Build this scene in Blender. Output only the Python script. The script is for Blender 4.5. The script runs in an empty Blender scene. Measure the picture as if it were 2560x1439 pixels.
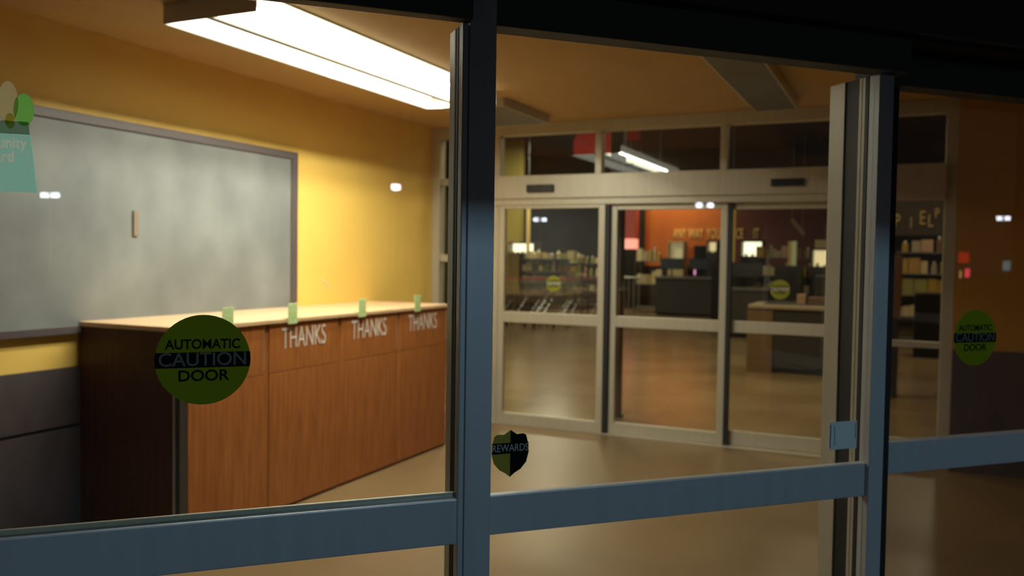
import bpy, bmesh, math, random
from mathutils import Matrix, Vector
random.seed(7)
sc = bpy.context.scene
COL = sc.collection
R = math.radians

# ------------------------------------------------------------------ camera
YAW, PITCH, ROLL, FPX = R(24.85), R(2.03), R(0.82), 2120.0
cam_data = bpy.data.cameras.new('camera')
cam_data.sensor_fit = 'HORIZONTAL'
cam_data.sensor_width = 36.0
cam_data.lens = FPX / 2560.0 * 36.0
cam_data.clip_start = 0.05
cam_data.clip_end = 400
cam_data.dof.use_dof = True
cam_data.dof.focus_distance = 1.75
cam_data.dof.aperture_fstop = 3.5
cam = bpy.data.objects.new('camera', cam_data)
COL.objects.link(cam)
f = Vector((-math.sin(YAW), math.cos(YAW), 0)); r = Vector((math.cos(YAW), math.sin(YAW), 0)); u = Vector((0, 0, 1))
f2 = f*math.cos(PITCH) - u*math.sin(PITCH); u2 = u*math.cos(PITCH) + f*math.sin(PITCH)
r3 = r*math.cos(ROLL) + u2*math.sin(ROLL); u3 = u2*math.cos(ROLL) - r*math.sin(ROLL)
m = Matrix((r3, u3, -f2)).transposed().to_4x4(); m.translation = Vector((0, 0, 1.6))
cam.matrix_world = m
sc.camera = cam

# ------------------------------------------------------------------ world, exposure
world = bpy.data.worlds.new('night_sky'); sc.world = world; world.use_nodes = True
bg = world.node_tree.nodes['Background']
bg.inputs[0].default_value = (0.85, 0.80, 0.78, 1); bg.inputs[1].default_value = 0.04
sc.view_settings.view_transform = 'Standard'
sc.view_settings.look = 'None'
sc.view_settings.exposure = 0.0
sc.view_settings.gamma = 1.0
sc.view_settings.use_curve_mapping = False
sc.cycles.max_bounces = 10
sc.cycles.transparent_max_bounces = 24
sc.cycles.sample_clamp_indirect = 4.0

S = math.sqrt(0.5)
def FW(u_, d_, z_): return Vector((u_*S - d_*S, u_*S + d_*S, z_))   # along the diagonal front, depth behind it, height

def area(name, loc, size, sizey, power, color, spread=180, rot=(0, 0, 0)):
    L = bpy.data.lights.new(name, 'AREA'); L.shape = 'RECTANGLE'; L.size = size; L.size_y = sizey
    L.energy = power; L.color = color; L.spread = R(spread)
    o = bpy.data.objects.new(name, L); COL.objects.link(o); o.location = loc; o.rotation_euler = rot
    return o
TUBE_W = 58
for X_ in (-3.325, -3.015):      # the two tubes inside their reflector troughs
    area('fixture_lamp_light', (X_, 4.53, 2.822), 0.028, 2.52, TUBE_W, (1.0, 0.93, 0.78))
# parking lot flood lamp that throws its light under the canopy
FL = FW(3.0, -9.0, 5.95)
flood = area('flood_lamp_light', FL, 0.35, 0.25, 190, (0.48, 0.78, 1.0))
flood.rotation_euler = (FW(0.9, 2.0, 1.0) - FL).to_track_quat('-Z', 'Y').to_euler()
# unseen fill lamps added to brighten the store interior
area('store_fill_light', (-6.0, 12.0, 5.08), 0.3, 2.4, 120, (1.0, 0.76, 0.46))
area('store_fill_light', (-3.4, 9.6, 5.08), 0.3, 2.4, 190, (1.0, 0.76, 0.46))
area('store_fill_light', (-1.5, 15.0, 5.08), 0.3, 2.4, 40, (1.0, 0.76, 0.46))
area('store_fill_light', (-9.0, 22.0, 5.08), 0.3, 2.4, 300, (1.0, 0.86, 0.62))
area('store_fill_light', (0.6, 16.0, 5.08), 0.3, 2.4, 110, (1.0, 0.80, 0.52))  # added to brighten the ochre letters at right
area('orange_wall_fill_light', (-6.9, 27.0, 4.3), 2.4, 0.2, 42, (1.0, 0.72, 0.45), 150, (R(28), 0, 0))  # unseen lamp added to bring out the orange wall

# ------------------------------------------------------------------ helpers
def mat(name, color, rough=0.5, metal=0.0, spec=0.5, noise=None, scale=(1, 1, 1), emit=None, estr=0.0, bump=0.0, bscale=20):
    M = bpy.data.materials.new(name); M.use_nodes = True
    nt = M.node_tree; b = nt.nodes['Principled BSDF']
    b.inputs['Base Color'].default_value = (*color, 1)
    b.inputs['Roughness'].default_value = rough; b.inputs['Metallic'].default_value = metal
    b.inputs['Specular IOR Level'].default_value = spec
    tc = nt.nodes.new('ShaderNodeTexCoord'); mp = nt.nodes.new('ShaderNodeMapping')
    mp.inputs['Scale'].default_value = scale
    nt.links.new(tc.outputs['Object'], mp.inputs['Vector'])
    if noise:
        c2, sc_, det = noise
        n = nt.nodes.new('ShaderNodeTexNoise'); n.inputs['Scale'].default_value = sc_; n.inputs['Detail'].default_value = det
        nt.links.new(mp.outputs[0], n.inputs['Vector'])
        rp = nt.nodes.new('ShaderNodeValToRGB')
        rp.color_ramp.elements[0].position = 0.3; rp.color_ramp.elements[1].position = 0.7
        rp.color_ramp.elements[0].color = (*color, 1); rp.color_ramp.elements[1].color = (*c2, 1)
        nt.links.new(n.outputs['Fac'], rp.inputs[0]); nt.links.new(rp.outputs[0], b.inputs['Base Color'])
    if bump:
        n2 = nt.nodes.new('ShaderNodeTexNoise'); n2.inputs['Scale'].default_value = bscale
        nt.links.new(mp.outputs[0], n2.inputs['Vector'])
        bp = nt.nodes.new('ShaderNodeBump'); bp.inputs['Strength'].default_value = bump; bp.inputs['Distance'].default_value = 0.01
        nt.links.new(n2.outputs['Fac'], bp.inputs['Height']); nt.links.new(bp.outputs[0], b.inputs['Normal'])
    if emit:
        b.inputs['Emission Color'].default_value = (*emit, 1); b.inputs['Emission Strength'].default_value = estr
    return M

def glass_mat(name, tint=(0.93, 0.96, 0.95)):
    M = bpy.data.materials.new(name); M.use_nodes = True; nt = M.node_tree; nt.nodes.clear()
    o = nt.nodes.new('ShaderNodeOutputMaterial'); mx = nt.nodes.new('ShaderNodeMixShader')
    t = nt.nodes.new('ShaderNodeBsdfTransparent'); t.inputs[0].default_value = (*tint, 1)
    g = nt.nodes.new('ShaderNodeBsdfGlossy'); g.inputs['Roughness'].default_value = 0.0
    geo = nt.nodes.new('ShaderNodeNewGeometry'); dt = nt.nodes.new('ShaderNodeVectorMath'); dt.operation = 'DOT_PRODUCT'
    nt.links.new(geo.outputs['Normal'], dt.inputs[0]); nt.links.new(geo.outputs['Incoming'], dt.inputs[1])
    def mth(op, a, b_=None, c=None):
        n = nt.nodes.new('ShaderNodeMath'); n.operation = op
        for i, v in enumerate((a, b_, c)):
            if v is None: continue
            if isinstance(v, (int, float)): n.inputs[i].default_value = v
            else: nt.links.new(v, n.inputs[i])
        return n.outputs[0]
    a = mth('ABSOLUTE', dt.outputs['Value']); b = mth('SUBTRACT', 1.0, a); p = mth('POWER', b, 5.0)
    fac = mth('MULTIPLY_ADD', p, 0.96, 0.04)
    nt.links.new(fac, mx.inputs[0]); nt.links.new(t.outputs[0], mx.inputs[1]); nt.links.new(g.outputs[0], mx.inputs[2])
    nt.links.new(mx.outputs[0], o.inputs[0])
    return M

M = {}
M['alu'] = mat('anodized_aluminium', (0.52, 0.54, 0.56), 0.46, 0.35, 0.5, noise=((0.48, 0.50, 0.52), 30, 4), scale=(1, 1, 0.05))
M['alu_in'] = mat('satin_aluminium', (0.53, 0.485, 0.37), 0.42, 0.25, 0.5, noise=((0.48, 0.44, 0.335), 30, 4), scale=(1, 1, 0.05))
M['gasket'] = mat('black_gasket', (0.012, 0.012, 0.013), 0.6)
M['glass'] = glass_mat('clear_glass')
M['glass_dimmed'] = glass_mat('dimmed_glass', (0.74, 0.74, 0.74))  # grey tint put in to dim the view through the right leaf
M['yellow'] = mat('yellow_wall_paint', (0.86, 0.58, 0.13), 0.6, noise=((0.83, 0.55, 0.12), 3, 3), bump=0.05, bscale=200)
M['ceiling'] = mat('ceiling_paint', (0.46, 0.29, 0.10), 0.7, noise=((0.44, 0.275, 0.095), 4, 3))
M['floor'] = mat('sealed_concrete', (0.165, 0.106, 0.048), 0.36, 0, 0.35, noise=((0.205, 0.134, 0.062), 1.6, 5), bump=0.03, bscale=3)
M['sfloor'] = mat('polished_concrete', (0.26, 0.165, 0.075), 0.20, 0, 0.6, noise=((0.36, 0.25, 0.13), 1.1, 5), bump=0.10, bscale=2.2)
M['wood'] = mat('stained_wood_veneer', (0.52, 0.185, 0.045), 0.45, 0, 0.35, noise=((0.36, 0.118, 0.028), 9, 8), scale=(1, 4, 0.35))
M['woodshade'] = mat('shaded_wood_veneer', (0.115, 0.045, 0.02), 0.5, 0, 0.3, noise=((0.08, 0.03, 0.014), 9, 8), scale=(4, 1, 0.35))  # cabinet wood darkened, the unlit end's shade is in the colour
M['laminate'] = mat('tan_laminate', (0.80, 0.54, 0.31), 0.35, noise=((0.74, 0.49, 0.28), 8, 4))
M['postgrey'] = mat('dark_grey_steel', (0.07, 0.065, 0.06), 0.4, 0.3)
M['steelbright'] = mat('steel_edge_and_seam_light', (0.75, 0.68, 0.55), 0.3, 0.6)
M['board'] = mat('smeared_chalkboard', (0.155, 0.168, 0.165), 0.55, 0, 0.3, noise=((0.235, 0.25, 0.24), 2.6, 9), scale=(1, 1.1, 0.9))
M['boardframe'] = mat('purple_grey_frame', (0.095, 0.075, 0.075), 0.45)
M['wainscot'] = mat('mauve_grey_panel', (0.085, 0.068, 0.072), 0.5, noise=((0.065, 0.052, 0.055), 12, 5), scale=(1, 1, 0.3))
M['groove'] = mat('dark_groove', (0.02, 0.015, 0.015), 0.7)
M['white'] = mat('white_lettering', (0.92, 0.88, 0.80), 0.6)
M['tag'] = mat('lime_green_tag', (0.50, 0.72, 0.22), 0.5, noise=((0.72, 0.86, 0.5), 40, 2))
M['fixture'] = mat('white_enamel', (0.55, 0.50, 0.42), 0.4)
M['trough_glow'] = mat('glowing_trough_prism', (0.9, 0.9, 0.88), 0.4, emit=(1.0, 0.93, 0.80), estr=1.6)
M['reflector'] = mat('white_reflector', (0.86, 0.84, 0.78), 0.5)
M['tube_lit'] = mat('lit_fluorescent_tube', (0.9, 0.9, 0.88), 0.4, emit=(1.0, 0.94, 0.82), estr=22)
M['lip_glow'] = mat('self_lit_lip', (0.9, 0.9, 0.86), 0.4, emit=(1.0, 0.90, 0.70), estr=2.4)
M['lens_off'] = mat('unlit_prismatic_lens', (0.10, 0.09, 0.085), 0.3)
M['green'] = mat('green_sticker', (0.19, 0.23, 0.002), 0.7, 0, 0.1)
M['sblack'] = mat('black_print', (0.006, 0.006, 0.006), 0.8, 0, 0.05)
M['sgrey'] = mat('white_print', (0.12, 0.12, 0.09), 0.8, 0, 0.1)
M['olive'] = mat('yellow_green_sticker', (0.26, 0.26, 0.01), 0.5)
M['syellow'] = mat('gold_print', (0.30, 0.25, 0.01), 0.5)
M['labelwhite'] = mat('pale_blue_label', (0.62, 0.68, 0.66), 0.5)
M['navy'] = mat('navy_print', (0.02, 0.03, 0.10), 0.5)
M['header'] = mat('dark_bronze_header', (0.09, 0.10, 0.10), 0.55)
M['soffit'] = mat('canopy_soffit', (0.10, 0.10, 0.10), 0.8)
M['stucco'] = mat('facade_render', (0.12, 0.11, 0.10), 0.9)
M['asphalt'] = mat('asphalt', (0.03, 0.03, 0.032), 0.9, noise=((0.045, 0.045, 0.045), 60, 4))
M['lampwhite'] = mat('lit_lamp_glass', (0.9, 0.9, 0.9), 0.4, emit=(0.80, 0.86, 1.0), estr=30)
M['steel'] = mat('galvanised_steel', (0.35, 0.36, 0.37), 0.45, 0.6)
M['chrome'] = mat('chrome_wire', (0.34, 0.33, 0.29), 0.4, 0.5)
M['redglow'] = mat('lit_red_sign', (0.6, 0.02, 0.02), 0.5, emit=(1.0, 0.03, 0.02), estr=3.0)
M['redlamp'] = mat('lit_red_lamp', (0.6, 0.02, 0.02), 0.5, emit=(1.0, 0.06, 0.10), estr=9.0)
M['amber'] = mat('lit_amber_lamp', (0.6, 0.4, 0.1), 0.5, emit=(1.0, 0.6, 0.2), estr=6.0)
M['tealglow'] = mat('lit_teal_sign', (0.3, 0.5, 0.5), 0.5, emit=(0.5, 0.85, 0.9), estr=1.6)
M['storewall'] = mat('dark_store_wall', (0.055, 0.045, 0.038), 0.8)
M['greywall'] = mat('slate_store_wall', (0.075, 0.070, 0.075), 0.8)
M['storeceil'] = mat('open_deck_ceiling', (0.05, 0.035, 0.022), 0.9)
M['orange'] = mat('orange_wall_paint', (0.58, 0.155, 0.014), 0.6, noise=((0.50, 0.12, 0.01), 1.2, 3))
M['maroon'] = mat('maroon_wall_paint', (0.13, 0.03, 0.015), 0.7)
M['ochre'] = mat('ochre_lettering', (0.90, 0.64, 0.22), 0.6)
M['tube_on'] = mat('lit_tube_lens', (0.9, 0.85, 0.7), 0.4, emit=(1.0, 0.86, 0.58), estr=1.6)
M['tube_on2'] = mat('lit_tube_lens_cool', (0.9, 0.88, 0.8), 0.4, emit=(1.0, 0.95, 0.74), estr=1.3)
M['case_on'] = mat('lit_case_panel', (0.9, 0.85, 0.7), 0.4, emit=(1.0, 0.88, 0.58), estr=2.2)
M['case_warm'] = mat('lit_case_panel_warm', (0.8, 0.65, 0.4), 0.4, emit=(1.0, 0.72, 0.36), estr=1.0)
M['case_dim'] = mat('dim_case_panel', (0.7, 0.6, 0.4), 0.5, emit=(1.0, 0.78, 0.42), estr=0.28)
M['pinkglow'] = mat('lit_pink_panel', (0.8, 0.3, 0.25), 0.4, emit=(1.0, 0.30, 0.22), estr=1.7)
M['pinkwall'] = mat('pink_red_panel', (0.62, 0.10, 0.07), 0.5)
M['redbanner'] = mat('red_banner', (0.50, 0.025, 0.015), 0.6)
M['black'] = mat('black_plastic', (0.012, 0.012, 0.014), 0.35)
M['charcoal'] = mat('charcoal_laminate', (0.050, 0.044, 0.040), 0.4)
M['greytop'] = mat('grey_counter_top', (0.16, 0.15, 0.14), 0.4)
M['beige'] = mat('beige_counter_top', (0.42, 0.33, 0.22), 0.4)
M['pinkbeige'] = mat('pinkish_beige_plastic', (0.55, 0.33, 0.20), 0.5)
M['cream'] = mat('cream_cardboard', (0.62, 0.50, 0.26), 0.7)
M['ochrebox'] = mat('ochre_cardboard', (0.45, 0.27, 0.05), 0.7)
M['olivebox'] = mat('olive_packaging', (0.32, 0.30, 0.10), 0.7)
M['brownbox'] = mat('brown_packaging', (0.20, 0.11, 0.05), 0.7)
M['teal'] = mat('teal_print', (0.20, 0.60, 0.52), 0.5)
M['screen'] = mat('grey_screen', (0.06, 0.065, 0.08), 0.15)
M['pinkled'] = mat('lit_pink_indicator', (0.8, 0.3, 0.5), 0.4, emit=(1.0, 0.35, 0.6), estr=1.2)

def cling(name, c):
    m_ = bpy.data.materials.new(name); m_.use_nodes = True; nt = m_.node_tree; nt.nodes.clear()
    o = nt.nodes.new('ShaderNodeOutputMaterial'); mx = nt.nodes.new('ShaderNodeMixShader'); mx.inputs[0].default_value = 0.92
    d = nt.nodes.new('ShaderNodeBsdfDiffuse'); t = nt.nodes.new('ShaderNodeBsdfTranslucent')
    d.inputs[0].default_value = (*c, 1); t.inputs[0].default_value = (*c, 1)
    nt.links.new(d.outputs[0], mx.inputs[1]); nt.links.new(t.outputs[0], mx.inputs[2]); nt.links.new(mx.outputs[0], o.inputs[0])
    return m_
M['c_teal'] = cling('teal_window_film', (0.52, 1.0, 1.0))
M['c_white'] = cling('white_window_film', (0.86, 0.98, 1.0))
M['c_cream'] = cling('cream_window_film', (0.80, 0.76, 0.58))
M['c_green'] = cling('green_window_film', (0.50, 0.86, 0.42))
M['c_lime'] = cling('lime_window_film', (0.84, 0.86, 0.42))
M['c_red'] = cling('red_window_film', (0.80, 0.42, 0.38))
M['c_dark'] = cling('dark_green_window_film', (0.42, 0.58, 0.52))

class MB:
    """collects shapes into one mesh; T maps local to world"""
    def __init__(s, T=None): s.bm = bmesh.new(); s.T = T
    def _t(s, p): return s.T(*p) if s.T else Vector(p)
    def box(s, x0, y0, z0, x1, y1, z1):
        v = [s.bm.verts.new(s._t(p)) for p in ((x0,y0,z0),(x1,y0,z0),(x1,y1,z0),(x0,y1,z0),(x0,y0,z1),(x1,y0,z1),(x1,y1,z1),(x0,y1,z1))]
        for q in ((3,2,1,0),(4,5,6,7),(0,1,5,4),(1,2,6,5),(2,3,7,6),(3,0,4,7)): s.bm.faces.new([v[i] for i in q])
        return s
    def prism(s, pts, y0, y1):
        """outline pts (x,z) extruded along y"""
        a = [s.bm.verts.new(s._t((x, y0, z))) for x, z in pts]; b = [s.bm.verts.new(s._t((x, y1, z))) for x, z in pts]
        s.bm.faces.new(a); s.bm.faces.new(b[::-1])
        for i in range(len(pts)):
            j = (i+1) % len(pts); s.bm.faces.new((a[j], a[i], b[i], b[j]))
        return s
    def plan(s, pts, z0, z1):
        a = [s.bm.verts.new(s._t((x, y, z0))) for x, y in pts]; b = [s.bm.verts.new(s._t((x, y, z1))) for x, y in pts]
        s.bm.faces.new(a[::-1]); s.bm.faces.new(b)
        for i in range(len(pts)):
            j = (i+1) % len(pts); s.bm.faces.new((a[i], a[j], b[j], b[i]))
        return s
    def cyl(s, cx, cy, z0, z1, rad, n=20, rad2=None):
        rad2 = rad if rad2 is None else rad2
        a = [s.bm.verts.new(s._t((cx+rad*math.cos(6.28318*i/n), cy+rad*math.sin(6.28318*i/n), z0))) for i in range(n)]
        b = [s.bm.verts.new(s._t((cx+rad2*math.cos(6.28318*i/n), cy+rad2*math.sin(6.28318*i/n), z1))) for i in range(n)]
        s.bm.faces.new(a[::-1]); s.bm.faces.new(b)
        for i in range(n):
            j = (i+1) % n; s.bm.faces.new((a[i], a[j], b[j], b[i]))
        return s
    def rod(s, p, q, rad, n=6):
        p = Vector(p); q = Vector(q); d = (q-p).normalized()
        a_ = d.orthogonal().normalized(); b_ = d.cross(a_)
        A = [s.bm.verts.new(s._t(p + a_*rad*math.cos(6.28318*i/n) + b_*rad*math.sin(6.28318*i/n))) for i in range(n)]
        B = [s.bm.verts.new(s._t(q + a_*rad*math.cos(6.28318*i/n) + b_*rad*math.sin(6.28318*i/n))) for i in range(n)]
        s.bm.faces.new(A[::-1]); s.bm.faces.new(B)
        for i in range(n):
            j = (i+1) % n; s.bm.faces.new((A[i], A[j], B[j], B[i]))
        return s
    def build(s, name, material, parent=None, bevel=0.0, origin=None):
        bmesh.ops.recalc_face_normals(s.bm, faces=s.bm.faces[:])
        if origin is None:
            xs = [v.co for v in s.bm.verts]
            lo = Vector([min(c[i] for c in xs) for i in range(3)]); hi = Vector([max(c[i] for c in xs) for i in range(3)])
            origin = Vector(((lo.x+hi.x)/2, (lo.y+hi.y)/2, lo.z))
        if parent is not None: base = parent_world(parent)
        bmesh.ops.translate(s.bm, verts=s.bm.verts[:], vec=-Vector(origin))
        me = bpy.data.meshes.new(name); s.bm.to_mesh(me); s.bm.free(); me.materials.append(material)
        o = bpy.data.objects.new(name, me); COL.objects.link(o)
        if parent is not None:
            o.parent = parent; o.location = Vector(origin) - base
        else: o.location = origin
        o['_w'] = tuple(origin)
        if bevel:
            md = o.modifiers.new('bevel', 'BEVEL'); md.width = bevel; md.segments = 2; md.limit_method = 'ANGLE'
        return o
def parent_world(p): return Vector(p['_w'])
def tag(o, label=None, cat=None, group=None, kind=None):
    if label: o['label'] = label
    if cat: o['category'] = cat
    if group: o['group'] = group
    if kind: o['kind'] = kind
    return o
def empty(name, loc, label=None, cat=None, group=None, kind=None):
    o = bpy.data.objects.new(name, None); COL.objects.link(o); o.location = loc; o['_w'] = tuple(Vector(loc)); o.empty_display_size = 0.1
    return tag(o, label, cat, group, kind)
def struct(name, mb, material, parent=None, bevel=0):
    o = mb.build(name, material, parent, bevel)
    if parent is None: o['kind'] = 'structure'
    return o
def text_mesh(name, body, size, material, T, parent=None, sx=1.0, ext=0.0006, align='CENTER', offset=0.0):
    """lettering; T maps (x right, y up, t outwards) to world"""
    cu = bpy.data.curves.new('lettering', 'FONT'); cu.body = body; cu.size = size; cu.extrude = ext; cu.align_x = align; cu.align_y = 'CENTER'; cu.offset = offset
    tmp = bpy.data.objects.new('lettering', cu); COL.objects.link(tmp)
    bpy.context.view_layer.update()
    me = bpy.data.meshes.new_from_object(tmp.evaluated_get(bpy.context.evaluated_depsgraph_get()))
    bpy.data.objects.remove(tmp); bpy.data.curves.remove(cu)
    b = MB(); b.bm.from_mesh(me); bpy.data.meshes.remove(me)
    for v in b.bm.verts: v.co = T(v.co.x*sx, v.co.y, v.co.z)
    return b.build(name, material, parent)
def copy_tree(o, delta, parent=None):
    c = o.copy(); COL.objects.link(c)
    if parent is None: c.location = o.location + Vector(delta); c['_w'] = tuple(Vector(o['_w']) + Vector(delta))
    else: c.parent = parent; c.matrix_parent_inverse = o.matrix_parent_inverse
    for ch in [x for x in bpy.data.objects if x.parent == o]: copy_tree(ch, delta, c)
    return c

# ================================================================== SETTING
CZ = 2.87           # vestibule ceiling
YI = 7.36           # front face of the inner door wall
WXL = -4.30         # yellow left wall
# vestibule floor (diagonal front), store floor, ground outside
vest = [(-4.45, -1.60), (2.05, 4.90), (2.05, 7.42), (-4.45, 7.42)]
struct('floor', MB().plan(vest, -0.10, 0.0), M['floor'])
struct('floor_store', MB().box(-18, 7.42, -0.10, 9, 31, 0.0), M['sfloor'])
struct('ground', MB().plan([(-4.45, -1.60), (2.05, 4.90), (2.05, 7.36), (9, 7.36), (9, 31), (160, 31), (160, -120), (-60, -120), (-60, -1.6)], -0.12, -0.02), M['asphalt'])
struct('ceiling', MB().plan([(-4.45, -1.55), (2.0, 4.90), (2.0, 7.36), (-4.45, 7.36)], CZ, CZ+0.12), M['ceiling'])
struct('wall_left', MB().box(-4.45, -1.62, 0, WXL, YI, CZ), M['yellow'])
struct('wall_right', MB().plan([(1.9, 7.36), (1.9, 4.83), (2.05, 4.95), (2.05, 7.36)], 0, CZ), M['yellow'])
struct('wall_back', MB().box(0.345, 7.36, 0, 2.05, 7.48, CZ), mat('dimmed_brown_paint', (0.42, 0.22, 0.035), 0.6))  # coloured darker than the yellow walls to keep the right side dim
# mauve-grey wainscot with a dark groove, on both side walls
w = empty('trim_1', (-4.28, 1.0, 0), kind='structure')
MB().box(WXL, -1.4, 0.62, -4.278, 3.36, 0.945).build('upper_panel', M['wainscot'], w)
MB().box(WXL, -1.4, 0.0, -4.278, 3.36, 0.60).build('lower_panel', M['wainscot'], w)
MB().box(WXL, -1.4, 0.60, -4.290, 3.36, 0.62).build('groove', M['groove'], w)
w = empty('trim_2', (1.1, 7.35, 0), kind='structure')
MB().box(0.348, 7.335, 0, 1.9, 7.36, 0.945).build('panel', M['wainscot'], w)

# ---- store shell
struct('wall_store_back', MB().box(-18, 28.0, 0, 9, 28.3, 5.4), M['storewall'])
struct('wall_store_left', MB().box(-18.2, 7.4, 0, -18, 28.3, 5.4), M['greywall'])
struct('wall_store_right', MB().box(9, 7.4, 0, 9.2, 28.3, 5.4), M['storewall'])
struct('ceiling_store', MB().box(-18, 7.42, 5.25, 9, 28.3, 5.4), M['storeceil'])
struct('wall_store_front', MB().box(-18, 7.36, 0, WXL-0.15, 7.48, 5.25).box(2.05, 7.36, 0, 9, 7.48, 5.25).box(WXL-0.15, 7.37, CZ+0.0, 2.05, 7.48, 5.25), M['storewall'])
struct('wall_slate', MB().box(-12.6, 27.9, 0, -9.3, 27.99, 4.2), M['greywall'])
struct('wall_orange', MB().box(-8.0, 27.9, 1.4, -5.30, 27.99, 4.0), M['orange'])
struct('wall_maroon', MB().box(-5.28, 27.9, 1.4, -0.9, 27.99, 4.0), M['maroon'])
struct('wall_yellow_return', MB().box(-11.45, 24.0, 0.35, -10.86, 24.25, 5.25).box(-11.45, 24.0, 0, -10.86, 24.25, 0.35), mat('olive_yellow_paint', (0.42, 0.33, 0.09), 0.6))

# ================================================================== INNER DOOR WALL (aluminium)
F = YI
def inner(name, b, parent=None): return struct(name, b, M['alu_in'], parent, 0.003)
inner('trim_3', MB().box(WXL, F, 2.765, 0.345, F+0.11, CZ))                                   # top rail of the transom
hd = empty('trim_4', (-2.0, F, 2.10), kind='structure')                                        # door operator header
MB().box(WXL+0.60, F-0.05, 2.16, 0.27, F+0.13, 2.375).build('header_box', M['alu_in'], hd, 0.004)
MB().box(WXL+0.60, F-0.02, 2.10, 0.27, F+0.12, 2.16).build('header_lip', M['alu_in'], hd, 0.003)
for x0, x1, z0, z1 in ((-3.24, -2.97, 2.215, 2.285), (-1.03, -0.77, 2.222, 2.284)):
    s_ = MB().box(x0, F-0.085, z0, x1, F-0.051, z1).build('motion_sensor', M['black'], None, 0.008)
    tag(s_, 'black motion sensor on the inner header above the ' + ('leftmost sliding panel' if x0 < -2 else 'rightmost sliding panel'), 'sensor', 'motion sensors on the inner header')
for i, (a, b) in enumerate(((-2.593, -2.532), (-1.463, -1.405), (-0.34, -0.28))):
    inner('trim_%d' % (5+i), MB().box(a, F, 2.375, b, F+0.10, 2.765))
for i, (a, b) in enumerate(((-3.60, -2.593), (-2.532, -1.463), (-1.405, -0.34), (-0.28, 0.27))):
    struct('window_%d' % (i+1), MB().box(a, F+0.045, 2.375, b, F+0.052, 2.765), M['glass'])
inner('trim_8', MB().box(WXL, F, 0, WXL+0.085, F+0.11, 2.765))                                 # corner post
inner('trim_9', MB().box(-3.70, F, 0, -3.56, F+0.11, 2.765))                                   # left jamb
inner('trim_10', MB().box(0.262, F, 0, 0.345, F+0.11, 2.765))                                  # right post
inner('trim_11', MB().box(-0.36, F, 0, -0.29, F+0.11, 2.10))
# left sidelight and right sidelight with their cross bars
sl = empty('window_5', (-3.95, F, 0), kind='structure')
MB().box(WXL+0.085, F+0.02, 0.02, -3.70, F+0.08, 0.11).box(WXL+0.085, F+0.02, 1.555, -3.70, F+0.08, 1.625).box(WXL+0.085, F+0.02, 2.31, -3.70, F+0.08, 2.375).build('cross_bars', M['alu_in'], sl, 0.002)
MB().box(WXL+0.085, F+0.045, 0.11, -3.70, F+0.052, 2.765).build('glass_pane', M['glass'], sl)
sl = empty('window_6', (0.0, F, 0), kind='structure')
MB().box(-0.29, F+0.02, 0.0, 0.262, F+0.08, 0.21).box(-0.29, F+0.02, 0.94, 0.262, F+0.08, 0.99).build('cross_bars', M['alu_in'], sl, 0.002)
MB().box(-0.29, F+0.045, 0.21, 0.262, F+0.052, 2.10).build('glass_pane', M['glass'], sl)

def door_leaf(name, x0, x1, yf, ztop, zbot, stile, mid, rail, T=None, material=None, midw=None, topw=None, side=None):
    """aluminium leaf: stiles, top, middle and bottom rail, two panes"""
    material = material or M['alu_in']; th = 0.045
    t = T or (lambda *p: Vector(p))
    d = empty(name, t((x0+x1)/2, yf, zbot), kind='structure')
    for a, b in ((x0, x0+stile), (x1-stile, x1)):
        MB(T).box(a, yf, zbot, b, yf+th, ztop).build('stile', material, d, 0.003)
    MB(T).box(x0+stile, yf+0.001, ztop-(topw or 0.055), x1-stile, yf+th-0.001, ztop).build('top_rail', material, d, 0.003)
    MB(T).box(x0+stile, yf+0.001, mid[0], x1-stile, yf+th-0.001, mid[1]).build('middle_rail', material, d, 0.003)
    MB(T).box(x0+stile, yf+0.001, zbot, x1-stile, yf+th-0.001, zbot+rail).build('bottom_rail', material, d, 0.003)
    MB(T).box(x0+stile, yf+0.018, mid[1], x1-stile, yf+0.024, ztop-(topw or 0.055)).build('upper_pane', M['glass'], d)
    MB(T).box(x0+stile, yf+0.018, zbot+rail, x1-stile, yf+0.024, mid[0]).build('lower_pane', M['glass'], d)
    return d
d4 = door_leaf('door_4', -3.555, -2.485, F-0.005, 2.158, 0.01, 0.062, (0.985, 1.085), 0.10, topw=0.09)
d5 = door_leaf('door_5', -2.445, -1.395, F+0.045, 2.10, 0.01, 0.060, (0.985, 1.085), 0.10, topw=0.05)
d6 = door_leaf('door_6', -1.415, -0.37, F+0.075, 2.10, 0.01, 0.050, (0.985, 1.085), 0.12)
struct('trim_12', MB().box(-2.484, F+0.005, 0.01, -2.446, F+0.08, 2.09).box(-1.394, F+0.03, 0.01, -1.356, F+0.09, 2.09), M['gasket'])
struct('trim_13', MB().box(-3.70, F-0.02, 0.0, -0.36, F+0.14, 0.008), M['alu_in'])             # threshold track

# ================================================================== DIAGONAL STOREFRONT
HT = 2.172
def fr(name, b, material=None, parent=None): return struct(name, b, material or M['alu'], parent, 0.003)
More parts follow.
